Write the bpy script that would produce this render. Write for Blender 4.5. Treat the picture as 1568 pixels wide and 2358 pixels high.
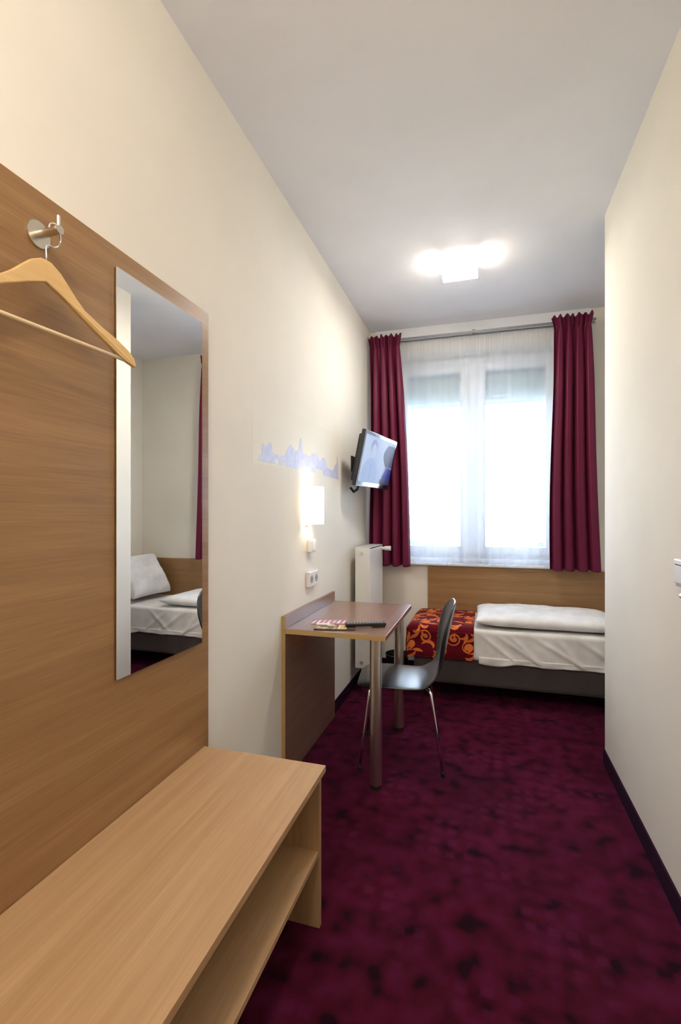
import bpy, bmesh, math, random
import numpy as np
from mathutils import Vector, Matrix

for o in list(bpy.data.objects): bpy.data.objects.remove(o)
C = bpy.context.scene.collection
SC = bpy.context.scene
random.seed(7)
R = math.radians

# ---------------------------------------------------------------- camera, sky, light, exposure
cam_d = bpy.data.cameras.new('camera'); cam = bpy.data.objects.new('camera', cam_d); C.objects.link(cam)
cam.location = (0, 0, 1.346); cam.rotation_euler = (R(90), 0, math.atan(332/1100))
cam_d.sensor_fit = 'HORIZONTAL'; cam_d.sensor_width = 36; cam_d.lens = 36*1100/1568
cam_d.shift_y = 6/1568; cam_d.clip_start = 0.02; cam_d.clip_end = 200
SC.camera = cam
SC.view_settings.view_transform = 'Standard'; SC.view_settings.look = 'None'
SC.view_settings.gamma = 1.0; SC.view_settings.use_curve_mapping = False
SC.view_settings.exposure = 1.78

W = bpy.data.worlds.new('sky'); SC.world = W; W.use_nodes = True
bg = W.node_tree.nodes['Background']
bg.inputs['Color'].default_value = (0.70, 0.81, 1.0, 1); bg.inputs['Strength'].default_value = 6.2

def area(name, loc, rot, sx, sy, power, col, portal=False, spread=180):
    d = bpy.data.lights.new(name, 'AREA'); d.shape = 'RECTANGLE'; d.size = sx; d.size_y = sy
    d.energy = power; d.color = col; d.spread = R(spread)
    if portal: d.cycles.is_portal = True
    o = bpy.data.objects.new(name, d); C.objects.link(o); o.location = loc; o.rotation_euler = rot
    return o
# sky portal in the window opening, faces the room
area('window_portal', (-0.10, 4.44, 1.84), (R(-90), 0, 0), 1.42, 1.82, 1, (1, 1, 1), portal=True)
# the hallway lamp on the ceiling behind the photographer
_d = bpy.data.lights.new('hallway_lamp_light', 'POINT'); _d.energy = 9.8; _d.color = (1.0, 0.87, 0.72); _d.shadow_soft_size = 0.06
_o = bpy.data.objects.new('hallway_lamp_light', _d); C.objects.link(_o); _o.location = (-0.22, -0.30, 2.72)   # the hallway lamp hanging behind the photographer

# ---------------------------------------------------------------- room numbers
XL, XR, XN = -0.978, 0.622, 1.61       # left wall, right wall, bed niche wall
YR, YC, YD = -0.95, 2.885, 4.16         # rear wall, corner of the right wall, window wall
H = 2.965
WX0, WX1, WZ0, WZ1 = -0.80, 0.62, 0.935, 2.74   # window opening

# ---------------------------------------------------------------- materials
def mat(name, col=(.8,.8,.8), rough=.5, metal=0, spec=.5, coat=0, emit=None, es=0):
    m = bpy.data.materials.new(name); m.use_nodes = True
    p = m.node_tree.nodes['Principled BSDF']
    p.inputs['Base Color'].default_value = (*col, 1); p.inputs['Roughness'].default_value = rough
    p.inputs['Metallic'].default_value = metal; p.inputs['Specular IOR Level'].default_value = spec
    p.inputs['Coat Weight'].default_value = coat
    if emit: p.inputs['Emission Color'].default_value = (*emit, 1); p.inputs['Emission Strength'].default_value = es
    return m
def N(m, t, **kw):
    n = m.node_tree.nodes.new(t)
    for k, v in kw.items(): setattr(n, k, v)
    return n
def L(m, a, b): m.node_tree.links.new(a, b)
def P(m): return m.node_tree.nodes['Principled BSDF']
def coords(m, scale=(1,1,1), rot=(0,0,0), kind='Object'):
    tc = N(m, 'ShaderNodeTexCoord'); mp = N(m, 'ShaderNodeMapping')
    mp.inputs['Scale'].default_value = scale; mp.inputs['Rotation'].default_value = rot
    L(m, tc.outputs[kind], mp.inputs['Vector']); return mp.outputs['Vector']
def noise(m, vec, scale, detail=4, rough=.5, dist=0):
    n = N(m, 'ShaderNodeTexNoise'); n.inputs['Scale'].default_value = scale; n.inputs['Detail'].default_value = detail
    n.inputs['Roughness'].default_value = rough; n.inputs['Distortion'].default_value = dist
    L(m, vec, n.inputs['Vector']); return n.outputs['Fac']
def ramp(m, fac, stops):
    r = N(m, 'ShaderNodeValToRGB'); e = r.color_ramp.elements
    while len(e) < len(stops): e.new(.5)
    for i, (p, c) in enumerate(stops): e[i].position = p; e[i].color = (*c, 1)
    L(m, fac, r.inputs['Fac']); return r.outputs['Color']
def bump(m, fac, strength, dist=.002):
    b = N(m, 'ShaderNodeBump'); b.inputs['Strength'].default_value = strength; b.inputs['Distance'].default_value = dist
    L(m, fac, b.inputs['Height']); L(m, b.outputs['Normal'], P(m).inputs['Normal'])
def paint_mat(name, col, bs=.15):
    m = mat(name, col, .75, spec=.25); v = coords(m)
    f = noise(m, v, 2.2, 3)
    c2 = tuple(x*.96 for x in col)
    L(m, ramp(m, f, [(.35, c2), (.65, col)]), P(m).inputs['Base Color'])
    bump(m, noise(m, v, 260, 3), bs, .0006); return m
def wood(name, axis, dark, light, rough=.38, spec=.5, coat=0):
    """grain runs along `axis`"""
    m = mat(name, light, rough, spec=spec, coat=coat)
    sc = [14, 14, 14]; sc[axis] = .55
    v = coords(m, sc)
    a = noise(m, v, 1.6, 5, .6, .6)
    sc2 = [170, 170, 170]; sc2[axis] = 5
    v2 = coords(m, sc2); b = noise(m, v2, 1, 3, .6)
    mx = N(m, 'ShaderNodeMix', data_type='FLOAT'); mx.inputs[0].default_value = .38
    L(m, a, mx.inputs[2]); L(m, b, mx.inputs[3])
    L(m, ramp(m, mx.outputs[0], [(.30, dark), (.50, tuple((x+y)/2 for x, y in zip(dark, light))), (.68, light)]), P(m).inputs['Base Color'])
    bump(m, b, .12, .0006); return m

M = {}
M['wall'] = paint_mat('cream wall paint', (.87, .83, .745))
M['wall_cool'] = M['wall']
M['ceil'] = paint_mat('white ceiling paint', (.89, .885, .93), .08)
WD, WL = (.235, .120, .046), (.395, .225, .095)
M['wood_y'] = wood('oak laminate along the room', 1, WD, WL)
M['wood_x'] = wood('oak laminate across the room', 0, WD, WL)
M['wood_z'] = wood('oak laminate upright', 2, WD, WL)
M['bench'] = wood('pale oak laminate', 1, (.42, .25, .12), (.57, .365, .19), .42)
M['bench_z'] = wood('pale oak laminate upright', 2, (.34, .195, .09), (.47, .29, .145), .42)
M['deskwood'] = wood('greyish oak laminate', 1, (.19, .10, .07), (.30, .175, .125), .28, .6, .25)
M['edge'] = mat('light oak edge band', (.50, .34, .14), .45)
M['white'] = mat('white plastic', (.85, .85, .86), .35)
M['whitegloss'] = mat('white enamel', (.86, .85, .82), .28, coat=.3)
M['pvc'] = mat('white window plastic', (.84, .87, .92), .4)
M['chrome'] = mat('chrome', (.85, .85, .86), .10, 1)
M['steel'] = mat('satin steel', (.70, .66, .58), .31, 1)
M['black'] = mat('black plastic', (.012, .012, .014), .35)
M['rubber'] = mat('black rubber', (.01, .01, .01), .7)
M['grey'] = mat('grey metal rail', (.30, .31, .33), .4, .6)
M['hanger'] = wood('pale beech', 1, (.68, .43, .17), (.80, .56, .26), .35)
M['dowel'] = mat('turned beech dowel', (.80, .62, .38), .4)
M['mirror'] = mat('mirror silver', (.93, .94, .95), .0, 1)
M['mirror_edge'] = mat('dark mirror edge', (.03, .03, .03), .2)
M['seat'] = mat('black lacquered plywood', (.012, .014, .020), .34, spec=.4, coat=.8)
P(M['seat']).inputs['Coat Roughness'].default_value = .24
M['hole'] = mat('dark opening', (.02, .02, .02), .8)

def fabric(name, col, scale=300, bs=.3, rough=.9, sheen=0.0):
    m = mat(name, col, rough, spec=.15); v = coords(m)
    bump(m, noise(m, v, scale, 2), bs, .001)
    P(m).inputs['Sheen Weight'].default_value = sheen
    f = noise(m, v, 9, 4); L(m, ramp(m, f, [(.3, tuple(c*.82 for c in col)), (.7, col)]), P(m).inputs['Base Color'])
    return m
M['linen'] = fabric('white cotton sheet', (.93, .915, .90), 420, .15)
M['duvet'] = fabric('white cotton duvet', (.95, .95, .96), 420, .15)
M['base'] = fabric('charcoal velour', (.085, .070, .068), 260, .5, .9, .25)

def curtain_mat():
    m = mat('burgundy satin', (.150, .007, .042), .5, spec=.35)
    v = coords(m, (1, 1, .25)); bump(m, noise(m, v, 60, 3), .12, .002)
    P(m).inputs['Sheen Weight'].default_value = .07; P(m).inputs['Sheen Tint'].default_value = (.9, .35, .6, 1)
    tr = N(m, 'ShaderNodeBsdfTranslucent'); tr.inputs['Color'].default_value = (.30, .01, .05, 1)
    mx = N(m, 'ShaderNodeMixShader'); mx.inputs[0].default_value = .12
    out = m.node_tree.nodes['Material Output']
    L(m, P(m).outputs[0], mx.inputs[1]); L(m, tr.outputs[0], mx.inputs[2]); L(m, mx.outputs[0], out.inputs['Surface'])
    return m
M['curtain'] = curtain_mat()
def sheer_mat(name, op):
    m = mat(name, (.84, .87, .94), .9, spec=.1)
    out = m.node_tree.nodes['Material Output']
    tr = N(m, 'ShaderNodeBsdfTranslucent'); tr.inputs['Color'].default_value = (.82, .86, .95, 1)
    tp = N(m, 'ShaderNodeBsdfTransparent')
    a = N(m, 'ShaderNodeMixShader'); a.inputs[0].default_value = .62
    L(m, P(m).outputs[0], a.inputs[1]); L(m, tr.outputs[0], a.inputs[2])
    b = N(m, 'ShaderNodeMixShader'); lw = N(m, 'ShaderNodeLayerWeight'); lw.inputs['Blend'].default_value = .5
    mr = N(m, 'ShaderNodeMapRange'); mr.inputs['To Min'].default_value = op; mr.inputs['To Max'].default_value = min(1, op+.40)
    L(m, lw.outputs['Facing'], mr.inputs['Value']); L(m, mr.outputs[0], b.inputs[0])      # yarns close up when seen along the cloth
    L(m, tp.outputs[0], b.inputs[1]); L(m, a.outputs[0], b.inputs[2]); L(m, b.outputs[0], out.inputs['Surface'])
    return m
M['sheer'] = sheer_mat('sheer white voile', .36)
M['hem'] = sheer_mat('doubled voile hem', .65)
def glass_mat():
    m = mat('window glass'); out = m.node_tree.nodes['Material Output']
    tp = N(m, 'ShaderNodeBsdfTransparent'); tp.inputs['Color'].default_value = (.96, .98, .98, 1)
    gl = N(m, 'ShaderNodeBsdfGlossy'); gl.inputs['Roughness'].default_value = .01
    fr = N(m, 'ShaderNodeFresnel'); fr.inputs['IOR'].default_value = 1.45
    b = N(m, 'ShaderNodeMixShader'); L(m, fr.outputs[0], b.inputs[0])
    L(m, tp.outputs[0], b.inputs[1]); L(m, gl.outputs[0], b.inputs[2]); L(m, b.outputs[0], out.inputs['Surface'])
    return m
M['glass'] = glass_mat()
def opal(name, es):
    m = mat(name, (.93, .91, .86), .35, emit=(1.0, .94, .85), es=es)
    return m
M['opal'] = opal('lit opal glass front', 4.0); M['opal_s'] = opal('dimmer opal glass flank', .8)
M['opal2'] = opal('lit opal glass underside', 44); M['opal2_s'] = opal('dimmer opal glass side', 1.2)
M['bulb'] = mat('glowing bulb', (1, 1, 1), .5, emit=(1, .82, .55), es=12)

def carpet_mat():
    m = mat('burgundy cut pile carpet', (.06, .004, .018), .95, spec=.08)
    v = coords(m)
    # pile shaded by nap: trodden dark flecks and a woven grid of paler squares
    big = noise(m, v, 2.3, 3, .5, .3)
    blot = noise(m, v, 12, 1.2, .4, .1)
    fine = noise(m, v, 420, 2, .6)
    sq = N(m, 'ShaderNodeTexVoronoi', feature='F1', distance='CHEBYCHEV'); sq.inputs['Scale'].default_value = 15
    sq.inputs['Randomness'].default_value = .22; L(m, v, sq.inputs['Vector'])
    sqm = ramp(m, sq.outputs['Distance'], [(.18, (1, 1, 1)), (.34, (0, 0, 0))])
    msk = ramp(m, noise(m, v, 3.4, 2), [(.46, (0, 0, 0)), (.62, (1, 1, 1))])
    c0 = ramp(m, blot, [(.30, (.008, .0003, .0018)), (.39, (.040, .0014, .0075)), (.50, (.062, .0026, .0120)), (.70, (.080, .0052, .0260))])
    mul = N(m, 'ShaderNodeMix', data_type='RGBA', blend_type='MULTIPLY'); mul.inputs[0].default_value = 1
    L(m, sqm, mul.inputs[6]); L(m, msk, mul.inputs[7])
    mx = N(m, 'ShaderNodeMix', data_type='RGBA'); L(m, mul.outputs[2], mx.inputs[0])
    L(m, c0, mx.inputs[6]); mx.inputs[7].default_value = (.105, .010, .046, 1)
    half = N(m, 'ShaderNodeMath', operation='MULTIPLY'); half.inputs[1].default_value = .55
    L(m, mul.outputs[2], half.inputs[0]); L(m, half.outputs[0], mx.inputs[0])
    mb = N(m, 'ShaderNodeMix', data_type='RGBA', blend_type='MULTIPLY'); mb.inputs[0].default_value = 1
    L(m, mx.outputs[2], mb.inputs[6]); L(m, ramp(m, big, [(.3, (.72, .72, .72)), (.7, (1.15, 1.15, 1.15))]), mb.inputs[7])
    mf = N(m, 'ShaderNodeMix', data_type='RGBA', blend_type='MULTIPLY'); mf.inputs[0].default_value = 1
    L(m, mb.outputs[2], mf.inputs[6]); L(m, ramp(m, fine, [(.3, (.75, .75, .75)), (.7, (1.25, 1.25, 1.25))]), mf.inputs[7])
    L(m, mf.outputs[2], P(m).inputs['Base Color'])
    bump(m, fine, .7, .004)
    P(m).inputs['Sheen Weight'].default_value = .10; P(m).inputs['Sheen Tint'].default_value = (.8, .15, .55, 1)
    return m
M['carpet'] = carpet_mat()
M['carpet_edge'] = fabric('burgundy carpet edging', (.024, .0012, .020), 400, .5, .9, 0)

def attr_mat(name, rough=.6, emit=0, sheen=0, spec=.3):
    m = mat(name, (1, 1, 1), rough, spec=spec)
    a = N(m, 'ShaderNodeVertexColor'); a.layer_name = 'Col'
    L(m, a.outputs['Color'], P(m).inputs['Base Color'])
    if emit:
        L(m, a.outputs['Color'], P(m).inputs['Emission Color']); P(m).inputs['Emission Strength'].default_value = emit
        m.node_tree.links.remove(P(m).inputs['Base Color'].links[0]); P(m).inputs['Base Color'].default_value = (.02, .02, .025, 1)
    P(m).inputs['Sheen Weight'].default_value = sheen
    return m

# ---------------------------------------------------------------- mesh helpers
def link(name, me, m, parent=None, smooth=False):
    o = bpy.data.objects.new(name, me); C.objects.link(o)
    if m: me.materials.append(m)
    if smooth:
        for p in me.polygons: p.use_smooth = True
    if parent: o.parent = parent
    return o
def obj(name, bm, m, parent=None, smooth=False, bevel=0, seg=2):
    bmesh.ops.recalc_face_normals(bm, faces=bm.faces)
    me = bpy.data.meshes.new(name); bm.to_mesh(me); bm.free()
    o = link(name, me, m, parent, smooth)
    if bevel:
        b = o.modifiers.new('bevel', 'BEVEL'); b.width = bevel; b.segments = seg; b.limit_method = 'ANGLE'; b.angle_limit = R(40)
    return o
def box(bm, a, b, mtx=None):
    vs = [bm.verts.new((x, y, z)) for x in (a[0], b[0]) for y in (a[1], b[1]) for z in (a[2], b[2])]
    for f in ((0,1,3,2), (4,6,7,5), (0,4,5,1), (2,3,7,6), (0,2,6,4), (1,5,7,3)): bm.faces.new([vs[i] for i in f])
    if mtx: bmesh.ops.transform(bm, matrix=mtx, verts=vs)
    return vs
def bx(name, a, b, m, parent=None, bevel=0, mtx=None):
    bm = bmesh.new(); box(bm, a, b, mtx); return obj(name, bm, m, parent, bevel=bevel)
def tube(bm, pts, r, seg=12, caps=True, radii=None):
    pts = [Vector(p) for p in pts]; rings = []; prev = None
    for i, p in enumerate(pts):
        d = (pts[min(i+1, len(pts)-1)] - pts[max(i-1, 0)]).normalized()
        if prev is None:
            n = d.orthogonal().normalized()
        else:
            n = (prev - d*prev.dot(d)).normalized()
        prev = n; b = d.cross(n); rr = radii[i] if radii else r
        rings.append([bm.verts.new(p + (n*math.cos(2*math.pi*k/seg) + b*math.sin(2*math.pi*k/seg))*rr) for k in range(seg)])
    for A, B in zip(rings, rings[1:]):
        for k in range(seg): bm.faces.new((A[k], A[(k+1) % seg], B[(k+1) % seg], B[k]))
    if caps: bm.faces.new(rings[0][::-1]); bm.faces.new(rings[-1])
def tb(name, pts, r, m, parent=None, seg=16, radii=None):
    bm = bmesh.new(); tube(bm, pts, r, seg, True, radii); return obj(name, bm, m, parent, smooth=True, bevel=0)
def flat(o, ang=40):
    """smooth shade but keep sharp rims"""
    me = o.data
    for e in me.edges: pass
    bm = bmesh.new(); bm.from_mesh(me)
    for e in bm.edges:
        if len(e.link_faces) == 2 and e.calc_face_angle(0) > R(ang): e.smooth = False
    bm.to_mesh(me); bm.free(); return o
def prism(bm, poly, axis, lo, hi):
    """poly: list of 2D points in the other two axes"""
    def P3(p, h):
        if axis == 0: return (h, p[0], p[1])
        if axis == 1: return (p[0], h, p[1])
        return (p[0], p[1], h)
    A = [bm.verts.new(P3(p, lo)) for p in poly]; B = [bm.verts.new(P3(p, hi)) for p in poly]
    n = len(poly)
    for i in range(n): bm.faces.new((A[i], A[(i+1) % n], B[(i+1) % n], B[i]))
    bm.faces.new(A[::-1]); bm.faces.new(B)
def grid(name, nu, nv, fn, m, parent=None, thick=0, smooth=True, col=None, subsurf=0):
    u = np.linspace(0, 1, nu); v = np.linspace(0, 1, nv); verts = [fn(a, b) for b in v for a in u]
    faces = [(j*nu+i, j*nu+i+1, (j+1)*nu+i+1, (j+1)*nu+i) for j in range(nv-1) for i in range(nu-1)]
    me = bpy.data.meshes.new(name); me.from_pydata([tuple(map(float, p)) for p in verts], [], faces); me.update()
    if col is not None:
        ca = me.color_attributes.new('Col', 'FLOAT_COLOR', 'POINT')
        rgba = np.ones((nu*nv, 4), np.float32); rgba[:, :3] = col.reshape(-1, 3); ca.data.foreach_set('color', rgba.ravel())
    o = link(name, me, m, parent, smooth)
    if thick:
        s = o.modifiers.new('thickness', 'SOLIDIFY'); s.thickness = thick; s.offset = 0
    if subsurf:
        s = o.modifiers.new('smooth', 'SUBSURF'); s.levels = subsurf; s.render_levels = subsurf
    return o
def thing(name, label, cat, loc=(0,0,0), rz=0, group=None):
    o = bpy.data.objects.new(name, None); C.objects.link(o); o.location = loc; o.rotation_euler = (0, 0, rz)
    o.empty_display_size = .05; return tag(o, label, cat, group)
def tag(o, label, cat, group=None):
    o['label'] = label; o['category'] = cat
    if group: o['group'] = group
    return o
def lab(o, label): o['label'] = label; return o
def struct(o, label=None):
    o['kind'] = 'structure'
    if label: o['label'] = label
    return o
def local(root, o):
    """re-express world-space mesh in the frame of an unrotated root"""
    o.data.transform(Matrix.Translation(-Vector(root.location))); return o
class Part:
    """builds parts in world coordinates below a thing whose Empty stands at its base"""
    def __init__(s, root): s.r = root
    def bx(s, name, a, b, m, bevel=0, parent=None):
        return local(s.r, bx(name, a, b, m, parent or s.r, bevel))
    def tb(s, name, pts, r, m, parent=None, seg=16, radii=None):
        return flat(local(s.r, tb(name, pts, r, m, parent or s.r, seg, radii)))
    def add(s, o): return local(s.r, o)

# ---------------------------------------------------------------- the room
T = .12
struct(bx('floor', (XL-T, YR-T, -.05), (XN+T, YD+.36, 0), M['carpet']), 'burgundy cut pile carpet with darker flecks and paler squares')
struct(bx('ceiling', (XL-T, YR-T, H), (XN+T, YD+.36, H+.1), M['ceil']), 'smooth white ceiling')
struct(bx('wall_left', (XL-T, YR-T, 0), (XL, YD+.36, H), M['wall']), 'long cream painted wall on the left')
bm = bmesh.new(); box(bm, (XR, YR-T, 0), (XN+T, YC, H)); struct(obj('wall_right', bm, M['wall']), 'cream painted wall on the right ending at the bed niche')
struct(bx('wall_niche', (XN, YC, 0), (XN+T, YD+.36, H), M['wall']), 'cream wall at the head of the bed')
struct(bx('wall_rear', (XL, YR-T, 0), (XR, YR, H), M['wall']), 'cream wall behind the viewer')
bm = bmesh.new()
box(bm, (XL, YD, 0), (WX0, YD+.36, H)); box(bm, (WX1, YD, 0), (XN, YD+.36, H))
box(bm, (WX0, YD, 0), (WX1, YD+.36, WZ0)); box(bm, (WX0, YD, WZ1), (WX1, YD+.36, H))
struct(obj('wall_window', bm, M['wall']), 'cream wall around the window')
bl = bmesh.new(); box(bl, (XL, 1.565, 0), (XL+.009, 2.205, .08)); box(bl, (XL, 3.055, 0), (XL+.009, YD, .08))
struct(obj('baseboard_left', bl, M['carpet_edge'], bevel=.002), 'burgundy carpet skirting on the left wall')
struct(bx('baseboard_right', (XR-.009, YR, 0), (XR, YC, .08), M['carpet_edge'], bevel=.002), 'burgundy carpet skirting on the right wall')
struct(bx('baseboard_window', (XL+.01, YD-.009, 0), (XN, YD, .08), M['carpet_edge'], bevel=.002), 'burgundy carpet skirting below the window')
struct(bx('baseboard_niche', (XR, YC, 0), (XN, YC+.009, .08), M['carpet_edge'], bevel=.002), 'burgundy carpet skirting in the bed niche')
struct(bx('lit_wall_strip_1', (-.93, YD-.014, 2.845), (.80, YD, H), mat('white for window-lit wall', (.86, .88, .92), .6), bevel=.002), 'white strip put in for the window-lit wall between the curtain rail and the ceiling')  # brightness of the lit cream wall, put in as a thin white strip

# window: frame with two sashes, panes, sill
YF = YD+.20
win = struct(bx('window_1', (WX0, YF, WZ0), (WX0+.055, YF+.07, WZ1), M['pvc'], bevel=.004), 'white two sash window behind the sheer curtain')
def frame_ring(name, x0, x1, z0, z1, y0, y1, w, m, parent, bev=.005):
    bm = bmesh.new()
    box(bm, (x0, y0, z0), (x0+w, y1, z1)); box(bm, (x1-w, y0, z0), (x1, y1, z1))
    box(bm, (x0+w, y0, z0), (x1-w, y1, z0+w)); box(bm, (x0+w, y0, z1-w), (x1-w, y1, z1))
    return obj(name, bm, m, parent, bevel=bev)
bm = bmesh.new(); box(bm, (WX1-.055, YF, WZ0), (WX1, YF+.07, WZ1))
box(bm, (WX0+.055, YF, WZ0), (WX1-.055, YF+.07, WZ0+.06)); box(bm, (WX0+.055, YF, WZ1-.06), (WX1-.055, YF+.07, WZ1))
obj('frame', bm, M['pvc'], win, bevel=.004)
XM = -.10
bx('mullion', (XM-.035, YF-.012, WZ0+.06), (XM+.035, YF+.07, WZ1-.06), M['pvc'], win, .004)
for x0, x1 in ((WX0+.055, XM-.035), (XM+.035, WX1-.055)):
    s = frame_ring('sash', x0, x1, WZ0+.06, WZ1-.06, YF-.008, YF+.05, .072, M['pvc'], win)
    bx('pane', (x0+.07, YF+.02, WZ0+.13), (x1-.07, YF+.028, WZ1-.13), M['glass'], s)
bx('handle', (XM-.012, YF-.05, 1.72), (XM+.012, YF-.012, 1.85), M['white'], win, .006)
struct(bx('window_sill', (WX0-.10, YD-.045, WZ0-.022), (WX1+.06, YF, WZ0), M['whitegloss'], bevel=.006), 'white window sill below the curtains')['kind'] = 'structure'

# roller shutter outside, part lowered
sh = thing('roller_shutter', 'white slatted roller shutter half lowered over the top of the window', 'shutter', (XM, YF+.10, 2.32))
ps = Part(sh)
for x in (WX0+.01, WX1-.045): ps.bx('guide_rail', (x, YF+.075, WZ0+.002), (x+.035, YF+.115, WZ1-.004), M['pvc'], .003)
z = 2.325; k = 0
mslat = mat('pale shutter slat', (.62, .66, .70), .5)
slat_me = None
while z < WZ1-.04:
    if slat_me is None:
        prof = [(YF+.084, 0), (YF+.088, .012), (YF+.089, .024), (YF+.086, .0404), (YF+.096, .0404), (YF+.100, .024), (YF+.099, .012), (YF+.094, 0)]
        bm = bmesh.new(); prism(bm, prof, 0, WX0+.03, WX1-.03)
        first = obj('slat', bm, mslat, sh); first.data.transform(Matrix.Translation(-Vector((XM, YF+.10, 0)))); slat_me = first.data
        first.location = (0, 0, z-2.32)
    else:
        o = bpy.data.objects.new('slat', slat_me); C.objects.link(o); o.parent = sh; o.location = (0, 0, z-2.32)
    z += .0405

# outside
og = struct(bx('ground', (-30, YD+1.2, -3.3), (30, 60, -3.2), mat('pale yard', (.45, .50, .38), .9)), 'pale ground of the yard outside')
fb = thing('neighbouring_house', 'pale block of flats seen through the right pane of the window', 'building', (4.2, 17, -3.2))
pf = Part(fb); mf = mat('pale render', (.74, .76, .80), .8); mw = mat('bluish house glass', (.22, .27, .36), .15)
pf.bx('wall', (.55, 15, -3.2), (9.5, 21, 9.5), mf, .02)
pf.bx('roof', (.35, 14.8, 9.5), (9.7, 21.2, 9.8), mat('grey roof edge', (.4, .4, .42), .7), .02)
for r_ in range(4):
    for q in range(5):
        x0 = .95+q*1.7; z0 = -2.2+r_*2.9
        w_ = pf.bx('window', (x0, 14.95, z0), (x0+1.05, 15.02, z0+1.5), mat('house window frame', (.85, .86, .88), .5) if (r_, q) == (0, 0) else wfm, .01)
        if (r_, q) == (0, 0): wfm = w_.data.materials[0]
        for pp in range(2): pf.bx('pane', (x0+.07+pp*.49, 14.92, z0+.08), (x0+.49+pp*.49, 14.96, z0+1.42), mw, 0, w_)
def tree(x, y, h, r, label, seed):
    rnd = random.Random(seed)
    t = thing('tree', label, 'tree', (x, y, -3.2), 0)
    tb('trunk', [(0, 0, 0), (.05, 0, h*.35), (0, .05, h*.7)], .12, mat('bark', (.12, .09, .06), .9), t, 8, [.14, .11, .06])
    bm = bmesh.new()
    for i in range(900):
        a = rnd.uniform(0, 6.283); b = rnd.uniform(-1, 1); rr = r*(.55+.45*rnd.random())
        c = Vector((rr*math.cos(a)*math.sqrt(1-b*b), rr*math.sin(a)*math.sqrt(1-b*b), h*.72+b*rr*.9))
        n = Vector((rnd.uniform(-1, 1), rnd.uniform(-1, 1), rnd.uniform(-.2, 1))).normalized(); s = .13+.10*rnd.random()
        u = n.orthogonal().normalized()*s; v = n.cross(u)*.6
        bm.faces.new([bm.verts.new(c+u), bm.verts.new(c+v), bm.verts.new(c-u), bm.verts.new(c-v)])
    f = obj('foliage', bm, mat('leaf green', (.16, .30, .08), .6), t); f['kind'] = 'stuff'
for i, (x, y, h, r, lb) in enumerate([(-2.2, 9, 4.6, 1.4, 'leafy green tree low outside the left pane'), (.9, 12, 3.9, 1.3, 'leafy green shrub below the pale house outside'), (-5.2, 14, 6.2, 1.8, 'taller leafy tree outside behind the left curtain')]): tree(x, y, h, r, lb, i+3)

# ---------------------------------------------------------------- wall panel with mirror and hook
XP = XL+.020
wp = tag(bx('wall_panel', (XL+.001, -.45, .002), (XP, 1.519, 2.073), M['wood_y'], bevel=.0015), 'tall oak laminate wall panel behind the bench and the mirror', 'panel')
mr = thing('wall_mirror', 'tall frameless rectangular mirror on the oak wall panel', 'mirror', (XP+.0005, 1.060, .898))
pm = Part(mr)
pm.bx('backing', (XP+.0005, 1.061, .899), (XP+.004, 1.461, 2.016), M['mirror_edge'])
pm.bx('glass', (XP+.004, 1.060, .898), (XP+.0065, 1.462, 2.017), M['mirror'])
mr.rotation_euler.z = -R(.55)   # hangs a few millimetres proud at its far side

hk = thing('coat_hook', 'round steel coat hook on the oak panel holding the hanger', 'hook', (XP, .827, 1.972))
ph = Part(hk)
ph.tb('wall_plate', [(XP, .827, 1.972), (XP+.006, .827, 1.972)], .029, M['steel'], seg=32)
ph.tb('peg', [(XP+.004, .827, 1.972), (XP+.066, .827, 1.972)], .0095, M['steel'], seg=24)
ph.tb('end_pin', [(XP+.060, .827, 1.966), (XP+.060, .827, 2.003)], .0042, M['chrome'], seg=14)

# hanger: arms spread along k (towards the window), profile in metres
hg = thing('coat_hanger', 'pale wooden coat hanger with trouser bar hanging from the steel hook', 'hanger', (-.905, .80, 1.742), math.atan2(-.08, 1))
top = [(0, 1.893), (.012, 1.892), (.034, 1.879), (.051, 1.862), (.072, 1.840), (.094, 1.821), (.14, 1.800), (.186, 1.782), (.217, 1.765), (.234, 1.749), (.240, 1.731)]
bot = [(.236, 1.728), (.208, 1.737), (.186, 1.748), (.132, 1.778), (.085, 1.804), (.041, 1.828), (0, 1.846)]
half = [(k, z-1.742) for k, z in top]; lower = [(k, z-1.742) for k, z in bot]
poly = half + lower + [(-k, z) for k, z in lower[::-1][1:]] + [(-k, z) for k, z in half[::-1][:-1]]
bm = bmesh.new(); prism(bm, poly, 0, -.0055, .0055)
for v in bm.verts:      # arms bow forward a little
    v.co.x += .9*abs(v.co.y)**2*.25
obj('shoulder_frame', bm, M['hanger'], hg, bevel=.003, seg=3)
tb('trouser_bar', [(.008, -.226, -.001), (.003, -.1, .001), (.003, .1, .001), (.008, .226, -.001)], .0048, M['dowel'], hg, 14)
wire = [(0, .002, .145), (0, .002, .182), (0, .006, .188), (0, .020, .189), (0, .030, .197), (0, .036, .211), (0, .0355, .226)]
for i in range(0, 9):
    a = R(-5 + i*25); wire.append((0, .0225+.0135*math.cos(a), .2275+.0148*math.sin(a)))
tb('wire_hook', wire, .0017, M['chrome'], hg, 10)

# ---------------------------------------------------------------- bench
bn = thing('luggage_bench', 'low oak luggage bench with an open shelf below the wall panel', 'bench', (-.74, .80, 0))
pb = Part(bn); BX0, BX1, BY0, BY1 = XP+.001, -.501, .05, 1.493
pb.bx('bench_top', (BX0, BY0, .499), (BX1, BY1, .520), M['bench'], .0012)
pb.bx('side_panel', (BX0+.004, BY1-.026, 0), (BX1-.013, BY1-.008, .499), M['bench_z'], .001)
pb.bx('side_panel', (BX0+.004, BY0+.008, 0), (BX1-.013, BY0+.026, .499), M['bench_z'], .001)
pb.bx('shelf', (BX0+.004, BY0+.026, .234), (BX1-.016, BY1-.026, .252), M['bench'], .001)
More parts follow.
